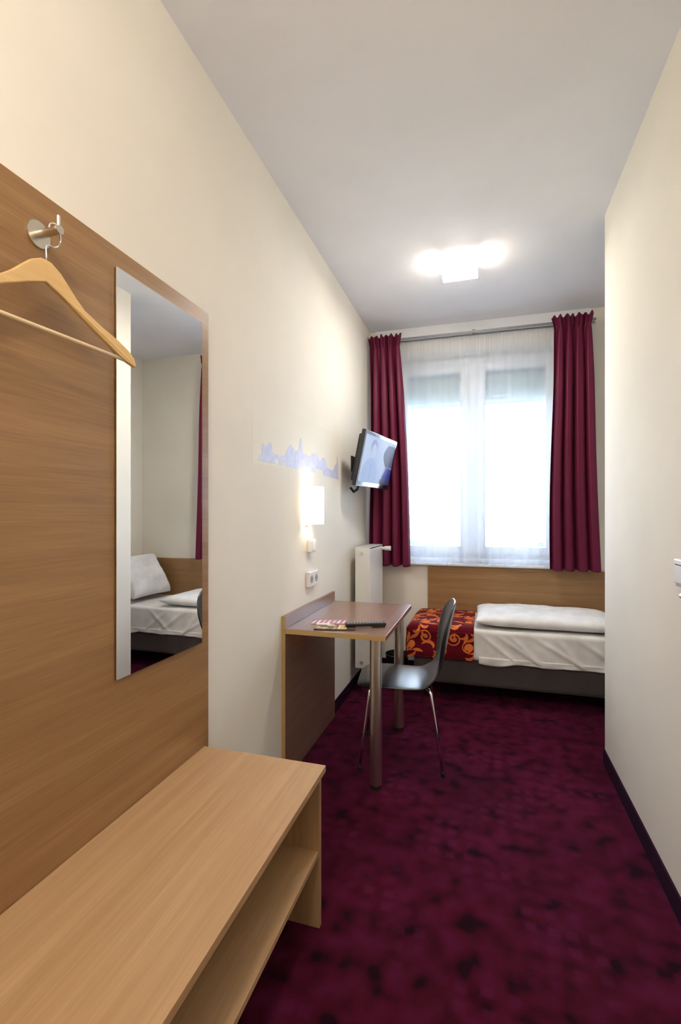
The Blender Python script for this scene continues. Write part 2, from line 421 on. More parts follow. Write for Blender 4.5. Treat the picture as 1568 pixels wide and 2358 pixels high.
# ---------------------------------------------------------------- desk
DX0, DX1, DY0, DY1, DZ = XL+.021, -.447, 2.217, 3.042, .772
dk = thing('writing_desk', 'oak laminate wall desk standing on two steel tube legs', 'desk', (-.71, 2.63, 0))
pd = Part(dk)
pd.bx('wall_board', (XL+.001, DY0-.002, .0), (XL+.020, DY1+.002, .835), M['deskwood'], .001)
pd.bx('edge_band', (XL+.001, DY0-.0035, .0), (XL+.020, DY0-.0021, .835), M['edge'])
pd.bx('desktop', (DX0, DY0, DZ-.025), (DX1, DY1, DZ), M['deskwood'], .0012)
lab(pd.bx('edge_band', (DX0, DY0-.0012, DZ-.0245), (DX1-.001, DY0-.0001, DZ-.001), M['edge']), 'pale edge band of the desktop')
for y in (2.302, 2.966):
    lg = pd.tb('leg', [(-.513, y, .022), (-.513, y, DZ-.031)], .0295, M['steel'], seg=40)
    pd.tb('foot', [(-.513, y, 0), (-.513, y, .022)], .028, M['rubber'], lg, 32)
    pd.tb('mounting_plate', [(-.513, y, DZ-.031), (-.513, y, DZ-.0255)], .043, M['black'], lg, 32)

# ---------------------------------------------------------------- chair
ch = thing('desk_chair', 'black moulded shell chair with chrome legs pushed under the desk', 'chair', (-.453, 2.678, 0), R(188))
prof = [(.232, .424, .10, 0), (.222, .436, .152, 0), (.20, .444, .180, 0), (.15, .449, .196, 0), (.07, .448, .205, 0), (-.02, .443, .205, 0), (-.10, .443, .198, 0),
        (-.155, .452, .184, .006), (-.195, .476, .162, .012), (-.220, .515, .140, .018), (-.235, .565, .138, .024), (-.247, .62, .158, .030),
        (-.258, .68, .180, .034), (-.270, .74, .188, .034), (-.282, .795, .176, .030), (-.291, .835, .146, .022), (-.296, .862, .10, .012), (-.298, .873, .045, .003)]
NP = len(prof)
def chair_fn(u, v):
    x = v*(NP-1); i = min(int(x), NP-2); f = x-i
    a, b = prof[i], prof[i+1]; px, pz, hw, cu = [a[j]*(1-f)+b[j]*f for j in range(4)]
    t = u*2-1; s = math.sin(t*math.pi/2)*.5+t*.5
    waterfall = -.012*t*t if i < 7 else 0
    return (px + cu*t*t*1.2, hw*s, pz + waterfall)
grid('seat_shell', 15, NP*2-1, chair_fn, M['seat'], ch, .010, subsurf=1)
for sy in (1, -1):
    for fx, bxk in ((-.22, -.150), (.21, .150)):
        pts = [(bxk*.55, sy*.06, .424), (bxk*.9, sy*.13, .424), (bxk, sy*.155, .420), (bxk*1.05+(fx-bxk)*.06, sy*.168, .405), (bxk*1.05+(fx-bxk)*.12, sy*.174, .375),
               (fx*.93, sy*.198, .12), (fx, sy*.205, .012)]
        lg = tb('leg', pts, .0078, M['chrome'], ch, 14)
        tb('foot_cap', [(fx, sy*.205, .0), (fx*.995, sy*.2045, .022)], .0098, M['rubber'], lg, 14)
    tb('side_brace', [(-.10, sy*.075, .428), (.10, sy*.075, .428)], .008, M['chrome'], ch, 12)
bx('mounting_plate', (-.10, -.085, .424), (.10, .085, .432), M['black'], ch, .002)

# ---------------------------------------------------------------- things on the desk
def card_color(nu, nv, fn):
    uu, vv = np.meshgrid(np.linspace(0, 1, nu), np.linspace(0, 1, nv)); return fn(uu, vv)
MC = attr_mat('printed glossy card', .25, spec=.6)
def brochure_col(u, v):
    c = np.zeros(u.shape+(3,)); c[:] = (.11, .075, .06)
    rs = np.random.RandomState(5)
    for k in range(26):
        x, y, s = rs.uniform(.04, .6), rs.uniform(.1, .9), rs.uniform(.02, .06)
        m_ = ((u-x)**2 + ((v-y)*.65)**2) < s*s; c[m_] = (.38+.3*rs.rand(), .30+.2*rs.rand(), .2+.12*rs.rand())
    m_ = (u > .58) & (u < .80) & (v > .08) & (v < .70); c[m_] = (.78, .60, .22)
    m_ = (u > .62) & (u < .76) & (np.abs((v*9) % 1-.5) < .18) & (v > .15) & (v < .62); c[m_] = (.35, .22, .10)
    m_ = (v > .72) & (u < .34); c[m_] = (.78, .70, .58)
    m_ = (v > .80) & (u > .42); c[m_] = (.45, .06, .12)
    return c
def card(name, label, cx, cy, z, w, d, rz, fn, thick=.004):
    t = thing(name, label, 'brochure', (cx, cy, z), rz)
    n1, n2 = 72, 50
    bx('pages', (-w/2, -d/2, 0), (w/2, d/2, thick-.0006), mat('dark page block', (.05, .03, .03), .6), t)
    grid('cover', n1, n2, lambda u, v: (w*(u-.5), d*(v-.5), thick), MC, t, 0, True, card_color(n1, n2, fn))
def leaflet_col(u, v):
    c = np.zeros(u.shape+(3,)); c[:] = (.30, .16, .22)
    for k in range(7):
        x = .05+.14*k; m_ = (np.abs(u-x-.1*(v-.5)) < .035) & (v > .2) & (v < .85); c[m_] = (.88, .50, .66) if k % 2 == 0 else (.85, .72, .74)
    m_ = (v > .88) | (v < .1); c[m_] = (.42, .20, .30)
    return c
card('leaflet', 'pink striped leaflet lying under the dark brochure on the desk', -.790, 2.425, DZ, .19, .11, R(14), leaflet_col, .0015)
card('brochure', 'dark brochure with a yellow block near the front edge of the desk', -.728, 2.322, DZ+.0016, .205, .135, R(12), brochure_col)
rm = thing('remote_control', 'slim black remote control lying half on the brochure', 'remote control', (-.583, 2.374, DZ+.001), math.atan2(.087, .19))
rb = bmesh.new(); box(rb, (-.105, -.022, .0060), (.105, .022, .021)); rbo = obj('body', rb, M['black'], rm, bevel=.005, seg=3)
bx('battery_hump', (.030, -.020, 0), (.100, .020, .007), M['black'], rm, .003)
mbt = mat('grey rubber key', (.28, .29, .32), .5)
bm0 = None
for i in range(12):
    for j in range(3):
        if bm0 is None:
            o = bx('key', (-.0042, -.0042, 0), (.0042, .0042, .0016), mbt, rm, .001); bm0 = o.data
        else:
            o = bpy.data.objects.new('key', bm0); C.objects.link(o); o.parent = rm
            bv = o.modifiers.new('bevel', 'BEVEL'); bv.width = .001; bv.segments = 2
        o.location = (-.088+i*.0155, -.0125+j*.0125, .021)

# ---------------------------------------------------------------- wall lamp, switch, socket, decal
LY, LZ0, LZ1 = 2.562, 1.292, 1.504
wl = thing('wall_lamp', 'lit wall lamp with a curved opal glass shade above the desk', 'lamp', (XL, LY, 1.39))
pw = Part(wl)
pw.bx('back_plate', (XL, LY-.022, LZ0-.010), (XL+.010, LY+.022, LZ1+.010), M['white'], .003)
def u_shade(name, halfw, depth, r, length, th, m, parent, place, flank):
    """bent glass plate: U section extruded along its length; place(a,b,l) gives the local point"""
    sec = [(-halfw, 0), (-halfw, depth-r)]
    for i in range(1, 9): a = math.pi - i*math.pi/2/8; sec.append((-halfw+r+r*math.cos(a), depth-r+r*math.sin(a)))
    for i in range(0, 9): a = math.pi/2 - i*math.pi/2/8; sec.append((halfw-r+r*math.cos(a), depth-r+r*math.sin(a)))
    sec.append((halfw, 0))
    bm = bmesh.new(); A = []; B = []
    for a, b in sec: A.append(bm.verts.new(place(a, b, 0))); B.append(bm.verts.new(place(a, b, length)))
    for i in range(len(sec)-1): bm.faces.new((A[i], A[i+1], B[i+1], B[i]))
    o = obj(name, bm, m, parent, smooth=True)
    s = o.modifiers.new('thickness', 'SOLIDIFY'); s.thickness = th; s.offset = 0
    for k_ in (flank, M['whitegloss'], M['whitegloss']): o.data.materials.append(k_)
    nf = len(sec)-1
    for i, p in enumerate(o.data.polygons): p.material_index = 0 if 5 <= i <= nf-6 else 1
    s.material_offset = 2; return o   # the lit coat is on the outer face
u_shade('glass_shade', .056, .082, .030, LZ1-LZ0, .004, M['opal'], wl, lambda a, b, l: (b+.012, a, LZ0-1.39+l), M['opal_s'])
for z in (LZ0+.004, LZ1-.004):
    for y in (LY-.045, LY+.045): pw.tb('clip', [(XL+.078, y, z-.006), (XL+.078, y, z+.006)], .003, M['steel'], seg=8)
pw.tb('bulb', [(XL+.045, LY, 1.35), (XL+.045, LY, 1.37), (XL+.045, LY, 1.42), (XL+.045, LY, 1.435)], .018, M['bulb'], seg=16, radii=[.010, .018, .018, .006])
def point(name, loc, power, col, rad, parent=None):
    d = bpy.data.lights.new(name, 'POINT'); d.energy = power; d.color = col; d.shadow_soft_size = rad
    o = bpy.data.objects.new(name, d); C.objects.link(o); o.location = loc
    return o
point('wall_lamp_light', (XL+.045, LY, 1.455), 0.18, (1, .86, .68), .008)
point('wall_lamp_light', (XL+.045, LY, 1.335), 0.18, (1, .86, .68), .008)

sw = thing('cord_switch', 'small white rocker switch box below the wall lamp', 'switch', (XL, 2.605, 1.128))
pq = Part(sw)
pq.bx('housing', (XL, 2.570, 1.128), (XL+.030, 2.638, 1.206), M['white'], .004)
pq.bx('rocker', (XL+.030, 2.580, 1.140), (XL+.034, 2.628, 1.196), M['white'], .002)
pq.bx('cable_duct', (XL, 2.585, 1.206), (XL+.008, 2.600, LZ0-.0105), M['white'], .002)
so = thing('wall_socket', 'white double wall socket above the desk', 'socket', (XL, 2.63, .928))
pq = Part(so)
pq.bx('cover_frame', (XL, 2.555, .930), (XL+.022, 2.710, 1.016), M['white'], .004)
for y in (2.594, 2.672):
    i_ = pq.tb('socket_well', [(XL+.021, y, .973), (XL+.0235, y, .973)], .022, mat('grey socket well', (.42, .40, .38), .5), seg=28)
    for dy in (-.0095, .0095): pq.tb('pin_hole', [(XL+.0230, y+dy, .973), (XL+.0240, y+dy, .973)], .0032, M['hole'], i_, 12)

sky = [(1.949,1.595),(1.975,1.618),(1.991,1.624),(1.997,1.673),(2.015,1.667),(2.041,1.666),(2.062,1.672),(2.079,1.691),(2.097,1.681),(2.104,1.646),(2.133,1.64),(2.186,1.64),(2.257,1.647),(2.282,1.674),(2.303,1.697),(2.341,1.716),(2.363,1.698),(2.404,1.69),(2.441,1.698),(2.461,1.75),(2.474,1.773),(2.488,1.75),(2.508,1.692),(2.568,1.689),(2.642,1.687),(2.658,1.707),(2.708,1.706),(2.736,1.721),(2.765,1.685),(2.831,1.685),(2.843,1.702),(2.894,1.706),(2.926,1.65),(3.061,1.641),(3.111,1.684),(3.148,1.701),(3.152,1.745),(3.170,1.750),(3.18,1.609),(3.20,1.588),(2.978,1.594),(2.862,1.598),(2.862,1.629),(2.708,1.625),(2.708,1.597),(2.498,1.599),(2.316,1.6),(2.27,1.598),(2.253,1.625),(2.237,1.615),(2.225,1.6),(2.178,1.598),(2.171,1.622),(2.148,1.622),(2.137,1.599),(2.069,1.591)]
dc = thing('wall_decal', 'pale lilac city skyline decal stuck on the left wall above the lamp', 'decal', (XL, 2.57, 1.59))
bm = bmesh.new()
ys = sorted({p[0] for p in sky}); low_hole = [(2.137, 2.178, 1.622), (2.237, 2.27, 1.612), (2.708, 2.862, 1.627)]
tops = [p for p in sky[:sky.index((3.20, 1.588))+1]]
def top_at(y, side):
    for p, q in zip(tops, tops[1:]):
        if p[0] < q[0] and p[0] <= y <= q[0] and (y < q[0] if side > 0 else y > p[0]): return p[1]+(q[1]-p[1])*(y-p[0])/(q[0]-p[0])
    return None
def bot_at(y0, y1):
    for a_, b_, z_ in low_hole:
        if y0 >= a_-1e-6 and y1 <= b_+1e-6: return z_
    return None
ys = sorted(set(ys) | {2.137, 2.178, 2.237, 2.27, 2.708, 2.862})
for y0, y1 in zip(ys, ys[1:]):
    t0, t1 = top_at(y0, 1), top_at(y1, -1); b0 = bot_at(y0, y1)
    if t0 is None or t1 is None: continue
    z0_ = b0 or (1.593+.004*math.sin(y0*3)); z1_ = b0 or (1.593+.004*math.sin(y1*3))
    if t0 <= z0_ + .001: t0 = z0_+.001
    prism(bm, [(y0-2.57, z0_-1.59), (y1-2.57, z1_-1.59), (y1-2.57, max(t1, z1_+.001)-1.59), (y0-2.57, t0-1.59)], 0, .0006, .0012)
md = mat('pale lilac vinyl', (.60, .62, .84), .5); v = coords(md); L(md, ramp(md, noise(md, v, 30, 3), [(.35, (.54, .58, .82)), (.65, (.66, .67, .86))]), P(md).inputs['Base Color'])
obj('skyline', bm, md, dc)
bm = bmesh.new(); box(bm, (.0001, 1.90-2.57, 1.575-1.59), (.0003, 3.205-2.57, 1.895-1.59))
lab(obj('backing_film', bm, mat('faint matte film', (.845, .80, .70), .6), dc), 'faint greyish carrier film around the skyline')

# ---------------------------------------------------------------- television
tv = thing('television', 'small flat television tilted down on the left wall beside the curtain', 'television', (-.776, 3.56, 1.745))
TW, TH_ = .672, .40; yaw, tilt = .153, .207
n = Vector((math.cos(yaw), -math.sin(yaw), 0)); rgt = Vector((math.sin(yaw), math.cos(yaw), 0)); up = Vector((0, 0, 1))
n2 = (n*math.cos(tilt) - up*math.sin(tilt)).normalized(); up2 = (up*math.cos(tilt) + n*math.sin(tilt)).normalized()
TM = Matrix((rgt, up2, n2)).transposed().to_4x4()       # local x = width, y = height, z = towards viewer
def tvbox(name, a, b, m, parent=tv, bev=0):
    return bx(name, a, b, m, parent, bev, TM)
tvbox('bezel', (-TW/2, -TH_/2, -.030), (TW/2, TH_/2, 0), mat('glossy black bezel', (.012, .013, .016), .12, coat=.5), bev=.004)
tvbox('back_housing', (-TW/2+.03, -TH_/2+.03, -.062), (TW/2-.03, TH_/2-.03, -.030), M['black'], bev=.012)
def tvcol(u, v):
    c = np.zeros(u.shape+(3,)); c[:] = (.50, .58, .80)
    c += (.10*np.sin(u*9+v*2))[..., None]*np.array([.5, .5, .35])
    def el(x, y, a, b, col, k=1.0):
        m_ = ((u-x)/a)**2+((v-y)/b)**2 < 1; c[m_] = c[m_]*(1-k)+np.array(col)*k
    el(.30, .78, .10, .17, (.16, .20, .38), .7)      # hair
    el(.31, .70, .075, .15, (.58, .60, .80), .9)     # pale face
    el(.28, .16, .24, .38, (.33, .42, .70), .8)      # light coat
    m_ = (np.abs(u-.30) < .008) & (v < .42) & (v > .08); c[m_] = (.20, .26, .45)
    m_ = u > .66+.28*(v-.0)**1.1; c[m_ & (v < .62)] = (.32, .33, .62)
    m_ = (u > .70) & (v < .40) & (u > .62+.5*v); c[m_] = (.035, .030, .30)
    m_ = (u > .74+.10*np.sin(v*7)) & (v > .42) & (v < .93); c[m_] = (.07, .06, .12)
    m_ = (u > .66) & (v < .12); c[m_] = (.03, .025, .10)
    return np.clip(c, 0, 1)
n1, n2_ = 120, 76
b_ = .026; cc = card_color(n1, n2_, tvcol)
MS = attr_mat('glowing screen picture', .35, emit=.20, spec=.15)
def tvf(u, v):
    p = TM @ Vector(((TW-2*b_)*(u-.5), (TH_-2*b_-.012)*(v-.5)+.004, .0006)); return (p.x, p.y, p.z)
grid('screen', n1, n2_, tvf, MS, tv, 0, True, cc)
tvbox('power_light', (-.012, -TH_/2+.006, -.001), (.012, -TH_/2+.012, .0015), mat('pale logo bar', (.6, .65, .7), .3))
bkt = bmesh.new(); box(bkt, (XL+.776, -.05, -.07), (XL+.776+.012, .05, .05)); bw = obj('wall_plate', bkt, M['black'], tv, bevel=.002)
tb('arm', [(XL+.784, 0, -.02), (-.10, .005, -.03), (-.055, .005, -.005)], .016, M['black'], tv, 12)
tb('cable', [(-.10, -.16, -.16), (-.12, -.17, -.215), (-.15, -.15, -.232), (-.185, -.11, -.20)], .010, M['black'], tv, 8)

# ---------------------------------------------------------------- radiator
ra = thing('radiator', 'tall narrow white panel radiator in the corner by the window', 'radiator', (-.875, 3.72, .19))
pr = Part(ra); RX0, RX1, RY0, RY1, RZ0, RZ1 = -.935, -.822, 3.48, 3.95, .192, 1.098
pr.bx('end_cover', (RX0, RY0, RZ0), (RX1, RY0+.006, RZ1-.004), M['whitegloss'], .002)
pr.bx('end_cover', (RX0, RY1-.006, RZ0), (RX1, RY1, RZ1-.004), M['whitegloss'], .002)
pr.bx('front_panel', (RX1-.012, RY0+.007, RZ0), (RX1, RY1-.007, RZ1-.012), M['whitegloss'], .004)
pr.bx('rear_panel', (RX0, RY0+.007, RZ0), (RX0+.012, RY1-.007, RZ1-.012), M['whitegloss'], .004)
bm = bmesh.new()
for i in range(28):
    y = RY0+.02+i*.0158; box(bm, (RX0+.013, y, RZ0+.04), (RX1-.013, y+.004, RZ1-.06))
fin = pr.add(obj('convector_fins', bm, M['whitegloss'], ra)); fin['kind'] = 'stuff'
mgr = mat('shaded grille slot', (.45, .45, .44), .6)
gr = pr.bx('top_grille', (RX0, RY0, RZ1-.004), (RX1, RY1, RZ1), M['whitegloss'], .001)
for i in range(14):
    y = RY0+.025+i*.031; pr.bx('slot', (RX0+.02, y, RZ1-.0005), (RX1-.02, y+.010, RZ1+.0004), mgr, 0, gr)
for z in (RZ1-.045, RZ0+.045):
    pr.tb('plug', [(-.886, RY0, z), (-.886, RY0-.010, z)], .012, M['steel'], seg=20)
pr.tb('screw', [(-.886, RY0, RZ0+.105), (-.886, RY0-.003, RZ0+.105)], .004, M['steel'], seg=10)
lab(pr.tb('thermostat_head', [(RX1-.004, RY1-.03, RZ1-.032), (RX1+.02, RY1-.03, RZ1-.032), (RX1+.024, RY1-.03, RZ1-.032), (RX1+.075, RY1-.03, RZ1-.032)], .017, M['white'], seg=24, radii=[.012, .012, .018, .020]), 'white thermostat knob')
for y in (RY0+.25, RY1-.07): pr.bx('wall_bracket', (XL+.001, y, RZ0+.05), (RX0-.001, y+.03, RZ0+.09), M['white'], .001)
lab(pr.tb('supply_pipe', [(-.886, RY0+.03, RZ0), (-.886, RY0+.03, .0)], .009, M['chrome'], seg=12), 'chrome pipe into the floor')

# bin behind the chair
bi = thing('waste_bin', 'small black waste bin by the desk leg behind the chair', 'bin', (-.655, 3.70, 0))
def ring(r, z, n=36): return [(r*math.cos(2*math.pi*i/n)*.9, r*math.sin(2*math.pi*i/n), z) for i in range(n)]
bm = bmesh.new(); rs_ = [[bm.verts.new(p) for p in ring(r, z)] for r, z in ((.080, 0), (.098, .255), (.103, .262), (.099, .265), (.094, .255), (.077, .006))]
for A, B in zip(rs_, rs_[1:]):
    for k in range(36): bm.faces.new((A[k], A[(k+1) % 36], B[(k+1) % 36], B[k]))
bm.faces.new(rs_[0][::-1]); bm.faces.new(rs_[-1])
flat(obj('body', bm, M['black'], bi, smooth=True))

# ---------------------------------------------------------------- bed
EX0, EX1, EY0, EY1 = -.53, 1.42, 3.50, YD-.035
bd = thing('single_bed', 'low single bed with a charcoal upholstered base under the window', 'bed', ((EX0+EX1)/2, (EY0+EY1)/2, 0))
pe = Part(bd)
def soft_box(name, a, b, m, r, amp, seed, parent, dn=(36, 16, 8), fold=None):
    """rounded box with shallow creases"""
    from mathutils import noise as mn
    bm = bmesh.new(); box(bm, a, b)
    bmesh.ops.subdivide_edges(bm, edges=[e for e in bm.edges if abs((e.verts[0].co-e.verts[1].co).x) > 1e-4], cuts=dn[0], use_grid_fill=True)
    bmesh.ops.subdivide_edges(bm, edges=[e for e in bm.edges if abs((e.verts[0].co-e.verts[1].co).y) > 1e-4], cuts=dn[1], use_grid_fill=True)
    bmesh.ops.subdivide_edges(bm, edges=[e for e in bm.edges if abs((e.verts[0].co-e.verts[1].co).z) > 1e-4], cuts=dn[2], use_grid_fill=True)
    A, B = Vector(a), Vector(b)
    for v in bm.verts:
        c = v.co.copy(); q = Vector([min(max(c[i], A[i]+r), B[i]-r) for i in range(3)]); d = c-q
        if d.length > 1e-6: c = q + d.normalized()*r
        p = Vector((c.x*3.1, c.y*3.1, c.z*5))+Vector((seed, 0, 0))
        k = mn.noise(p)*amp
        if fold: k += fold(c)
        dd = d.normalized() if d.length > 1e-6 else Vector((0, 0, 0)); c += dd*k
        v.co = c
    return pe.add(obj(name, bm, m, parent, smooth=True))
soft_box('upholstered_base', (EX0+.03, EY0+.012, .132), (EX1, EY1, .312), M['base'], .012, .002, 3, bd, (30, 10, 6))
for x in (EX0+.12, EX1-.12):
    for y in (EY0+.10, EY1-.10): pe.tb('leg', [(x, y, 0), (x, y, .134)], .022, M['black'], seg=16)
def sheet_fold(c):
    if c.y < EY0+.05:
        s = 0
        for x0, k, w in ((-.02, 1.25, .016), (.09, 1.5, .020), (.17, 1.1, .018), (.33, 1.7, .024), (.47, .8, .022), (.62, 1.4, .025), (.80, 1.2, .02), (.95, -1.1, .02)):
            d = (c.x-x0) - (.50-c.z)*k
            s += .008*math.exp(-(d/w)**2)*min(1, max(0, (.53-c.z)/.08))
        return s
    return 0
soft_box('mattress', (EX0+.01, EY0, .308), (EX1, EY1, .535), M['linen'], .028, .006, 8, bd, (130, 20, 26), sheet_fold)

# sheet hem that droops below the mattress line
def hem_fn(u, v):
    x = -.04 + u*1.3; drop = .012*math.sin(u*21)+.010*math.sin(u*7+1)
    return (x - (EX0+EX1)/2, EY0-.003-.005*math.sin(u*40+v*2)*v - (EY0+EY1)/2, .345 - v*(.038+max(0, drop)))
grid('sheet_hem', 90, 6, hem_fn, M['linen'], bd, .003)

# duvet folded flat on the mattress
def pillowish(name, label, cat, loc, rot, sx, sy, sz, m, seed, pinch=.5, amp=.012, nx=70, ny=40):
    from mathutils import noise as mn
    verts = []; 
    def f(u, v, sgn):
        a, b = u*2-1, v*2-1
        h = (1-abs(a)**6)**.5*(1-abs(b)**6)**.5
        cx = a*sx/2*(1-.06*pinch*(1-b*b)*(abs(a)))
        cy = b*sy/2*(1-.06*pinch*(1-a*a)*(abs(b)))
        w = mn.noise(Vector((cx*7, cy*7, seed)))*amp + mn.noise(Vector((cx*19, cy*15, seed+4)))*amp*.35
        return (cx, cy, sgn*(sz/2*h) + w*h*(1 if sgn > 0 else .2))
    bm = bmesh.new(); G = []
    for sgn in (1, -1):
        G.append([[None]*(nx+1) for _ in range(ny+1)])
        for j in range(ny+1):
            for i in range(nx+1):
                if sgn == -1 and (i in (0, nx) or j in (0, ny)): G[1][j][i] = G[0][j][i]; continue
                G[-1][j][i] = bm.verts.new(f(i/nx, j/ny, sgn))
        for j in range(ny):
            for i in range(nx):
                q = [G[-1][j][i], G[-1][j][i+1], G[-1][j+1][i+1], G[-1][j+1][i]]
                bm.faces.new(q if sgn == 1 else q[::-1])
    o = obj(name, bm, m, None, smooth=True); o.location = loc; o.rotation_euler = rot
    return tag(o, label, cat)
pillowish('duvet', 'white folded duvet lying flat on the bed beside the patterned runner', 'duvet', (.41, 3.815, .590), (0, 0, 0), .95, .60, .096, M['duvet'], 2, .3, .010, 90, 60)
pillowish('bed_pillow', 'plump white pillow leaning at the head of the bed', 'pillow', (1.285, 3.80, .765), (0, R(-60), 0), .43, .52, .15, M['duvet'], 9, 1.0, .02)

# patterned bed runner: printed scrolls on dark red
def runner_print(w, l, nu, nv):
    """w along the bed, l across and over the front; returns nv x nu x 3"""
    uu, vv = np.meshgrid(np.linspace(0, w, nu), np.linspace(0, l, nv)); best = np.full(uu.shape, 9.)
    def stroke(pts, ws):
        nonlocal best
        for (p, q), (a, b) in zip(zip(pts, pts[1:]), zip(ws, ws[1:])):
            x0, x1 = min(p[0], q[0])-.03, max(p[0], q[0])+.03; y0, y1 = min(p[1], q[1])-.03, max(p[1], q[1])+.03
            i0, i1 = np.searchsorted(uu[0], [x0, x1]); j0, j1 = np.searchsorted(vv[:, 0], [y0, y1])
            if i1 <= i0 or j1 <= j0: continue
            U, V = uu[j0:j1, i0:i1], vv[j0:j1, i0:i1]
            dx, dy = q[0]-p[0], q[1]-p[1]; t = np.clip(((U-p[0])*dx+(V-p[1])*dy)/(dx*dx+dy*dy+1e-9), 0, 1)
            d = np.hypot(U-p[0]-t*dx, V-p[1]-t*dy) - (a+(b-a)*t)
            best[j0:j1, i0:i1] = np.minimum(best[j0:j1, i0:i1], d)
    def spiral(cx, cy, r0, a0, turns, sgn, w0, tail=0):
        pts, ws = [], []
        for i in range(34):
            t = i/33; r = r0*(.16+.84*t); a = a0+sgn*turns*2*math.pi*t
            pts.append((cx+r*math.cos(a), cy+r*math.sin(a))); ws.append(w0*(1.15-.9*t) if i > 2 else w0*1.5)
        if tail:
            a = a0+sgn*turns*2*math.pi; tx, ty = -math.sin(a)*sgn, math.cos(a)*sgn
            for i in range(1, 12):
                t = i/11; pts.append((pts[33][0]+tx*tail*t+math.cos(a)*tail*.35*t*t, pts[33][1]+ty*tail*t+math.sin(a)*tail*.35*t*t)); ws.append(w0*(.25+1.0*math.sin(math.pi*t)))
        stroke(pts, ws)
    def leaf(x, y, a, ln, w0, bend):
        pts, ws = [], []
        for i in range(16):
            t = i/15; b = a+bend*t; pts.append((x+ln*t*math.cos(b), y+ln*t*math.sin(b))); ws.append(w0*math.sin(math.pi*min(1, t*.93+.05))**.7)
        stroke(pts, ws)
    rs = np.random.RandomState(11); sx, sy = .205, .215
    for r in range(-1, int(l/sy)+2):
        for q in range(-1, int(w/sx)+2):
            cx = q*sx+(sx/2 if r % 2 else 0)+.03; cy = r*sy+.05; s = 1 if (q+r) % 2 == 0 else -1
            spiral(cx, cy, .052, .6*s, 1.3, s, .0098, .085)
            spiral(cx+.108*s, cy+.060, .040, 2.6, 1.2, -s, .0092, .07)
            leaf(cx-.060*s, cy+.075, 1.2*s, .085, .012, 1.7*s)
            leaf(cx-.02*s, cy-.085, -.5*s+1.5, .060, .011, -1.4*s)
            leaf(cx+.085*s, cy-.040, .9, .060, .010, 1.7*s)
            leaf(cx+.01*s, cy-.01, 3.5, .03, .008, 1.2)
    k = np.clip(.5-best/.0022, 0, 1)[..., None]
    return (1-k)*np.array([.13, .004, .012]) + k*np.array([.80, .20, .045])
RW, NU, NV = .475, 250, 430
RX = EX0-.018
path = [(EY1-.010, .546)]                       # from the wall across the top, over the front, down
def runner_path():
    pts = []
    y = EY1-.01
    while y > EY0+.035: pts.append((y, .5475+.004*math.sin(y*9))); y -= .012
    for i in range(10): a = i/9*math.pi/2; pts.append((EY0+.030-.037*math.sin(a), .5475-.037+.037*math.cos(a)))
    z = .505
    while z > .318: pts.append((EY0-.0085-.004*math.sin(z*40), z)); z -= .012
    pts.append((EY0-.010, .314)); return pts
rp = runner_path(); acc = [0]
for a, b in zip(rp, rp[1:]): acc.append(acc[-1]+math.hypot(a[0]-b[0], a[1]-b[1]))
RL = acc[-1]
def runner_fn(u, v):
    s = v*RL; i = min(max(np.searchsorted(acc, s)-1, 0), len(acc)-2); f = (s-acc[i])/(acc[i+1]-acc[i])
    y = rp[i][0]*(1-f)+rp[i+1][0]*f; z = rp[i][1]*(1-f)+rp[i+1][1]*f
    x = RX+RW*u; e = max(0, (.045-(x-RX))/.045)     # rolls over the foot end
    return (x, y + (.010*e*e if y < EY0 else 0), z-.030*e*e)
mr_ = attr_mat('printed bed runner', .8, sheen=.05, spec=.1)
bump(mr_, noise(mr_, coords(mr_), 500, 2), .2, .001)
rn = grid('bed_runner', NU, NV, runner_fn, mr_, None, .003, True, runner_print(RW, RL, NU, NV))
tag(rn, 'dark red bed runner with orange scroll pattern across the foot of the bed', 'bed runner')
# the runner's drop over the foot end
def drop_fn(u, v):
    y = EY1-.012-u*(EY1-.012-EY0-.004); z = .518-v*.20
    return (RX-.002-.006*math.sin(v*1.5), y, z)
dr = grid('foot_drop', 200, 90, drop_fn, mr_, rn, .003, True, runner_print(.62, .20, 200, 90))

# headboards
hb = tag(bx('headboard', (-.466, YD-.022, .30), (XN-.182, YD-.001, .902), M['wood_x'], bevel=.0015), 'long oak headboard panel fixed to the wall below the window', 'headboard')
h2 = tag(bx('niche_headboard', (XN-.180, YC+.35, .30), (XN-.002, YD-.002, .900), M['wood_y'], bevel=.0015), 'deep oak headboard at the pillow end of the bed', 'headboard')

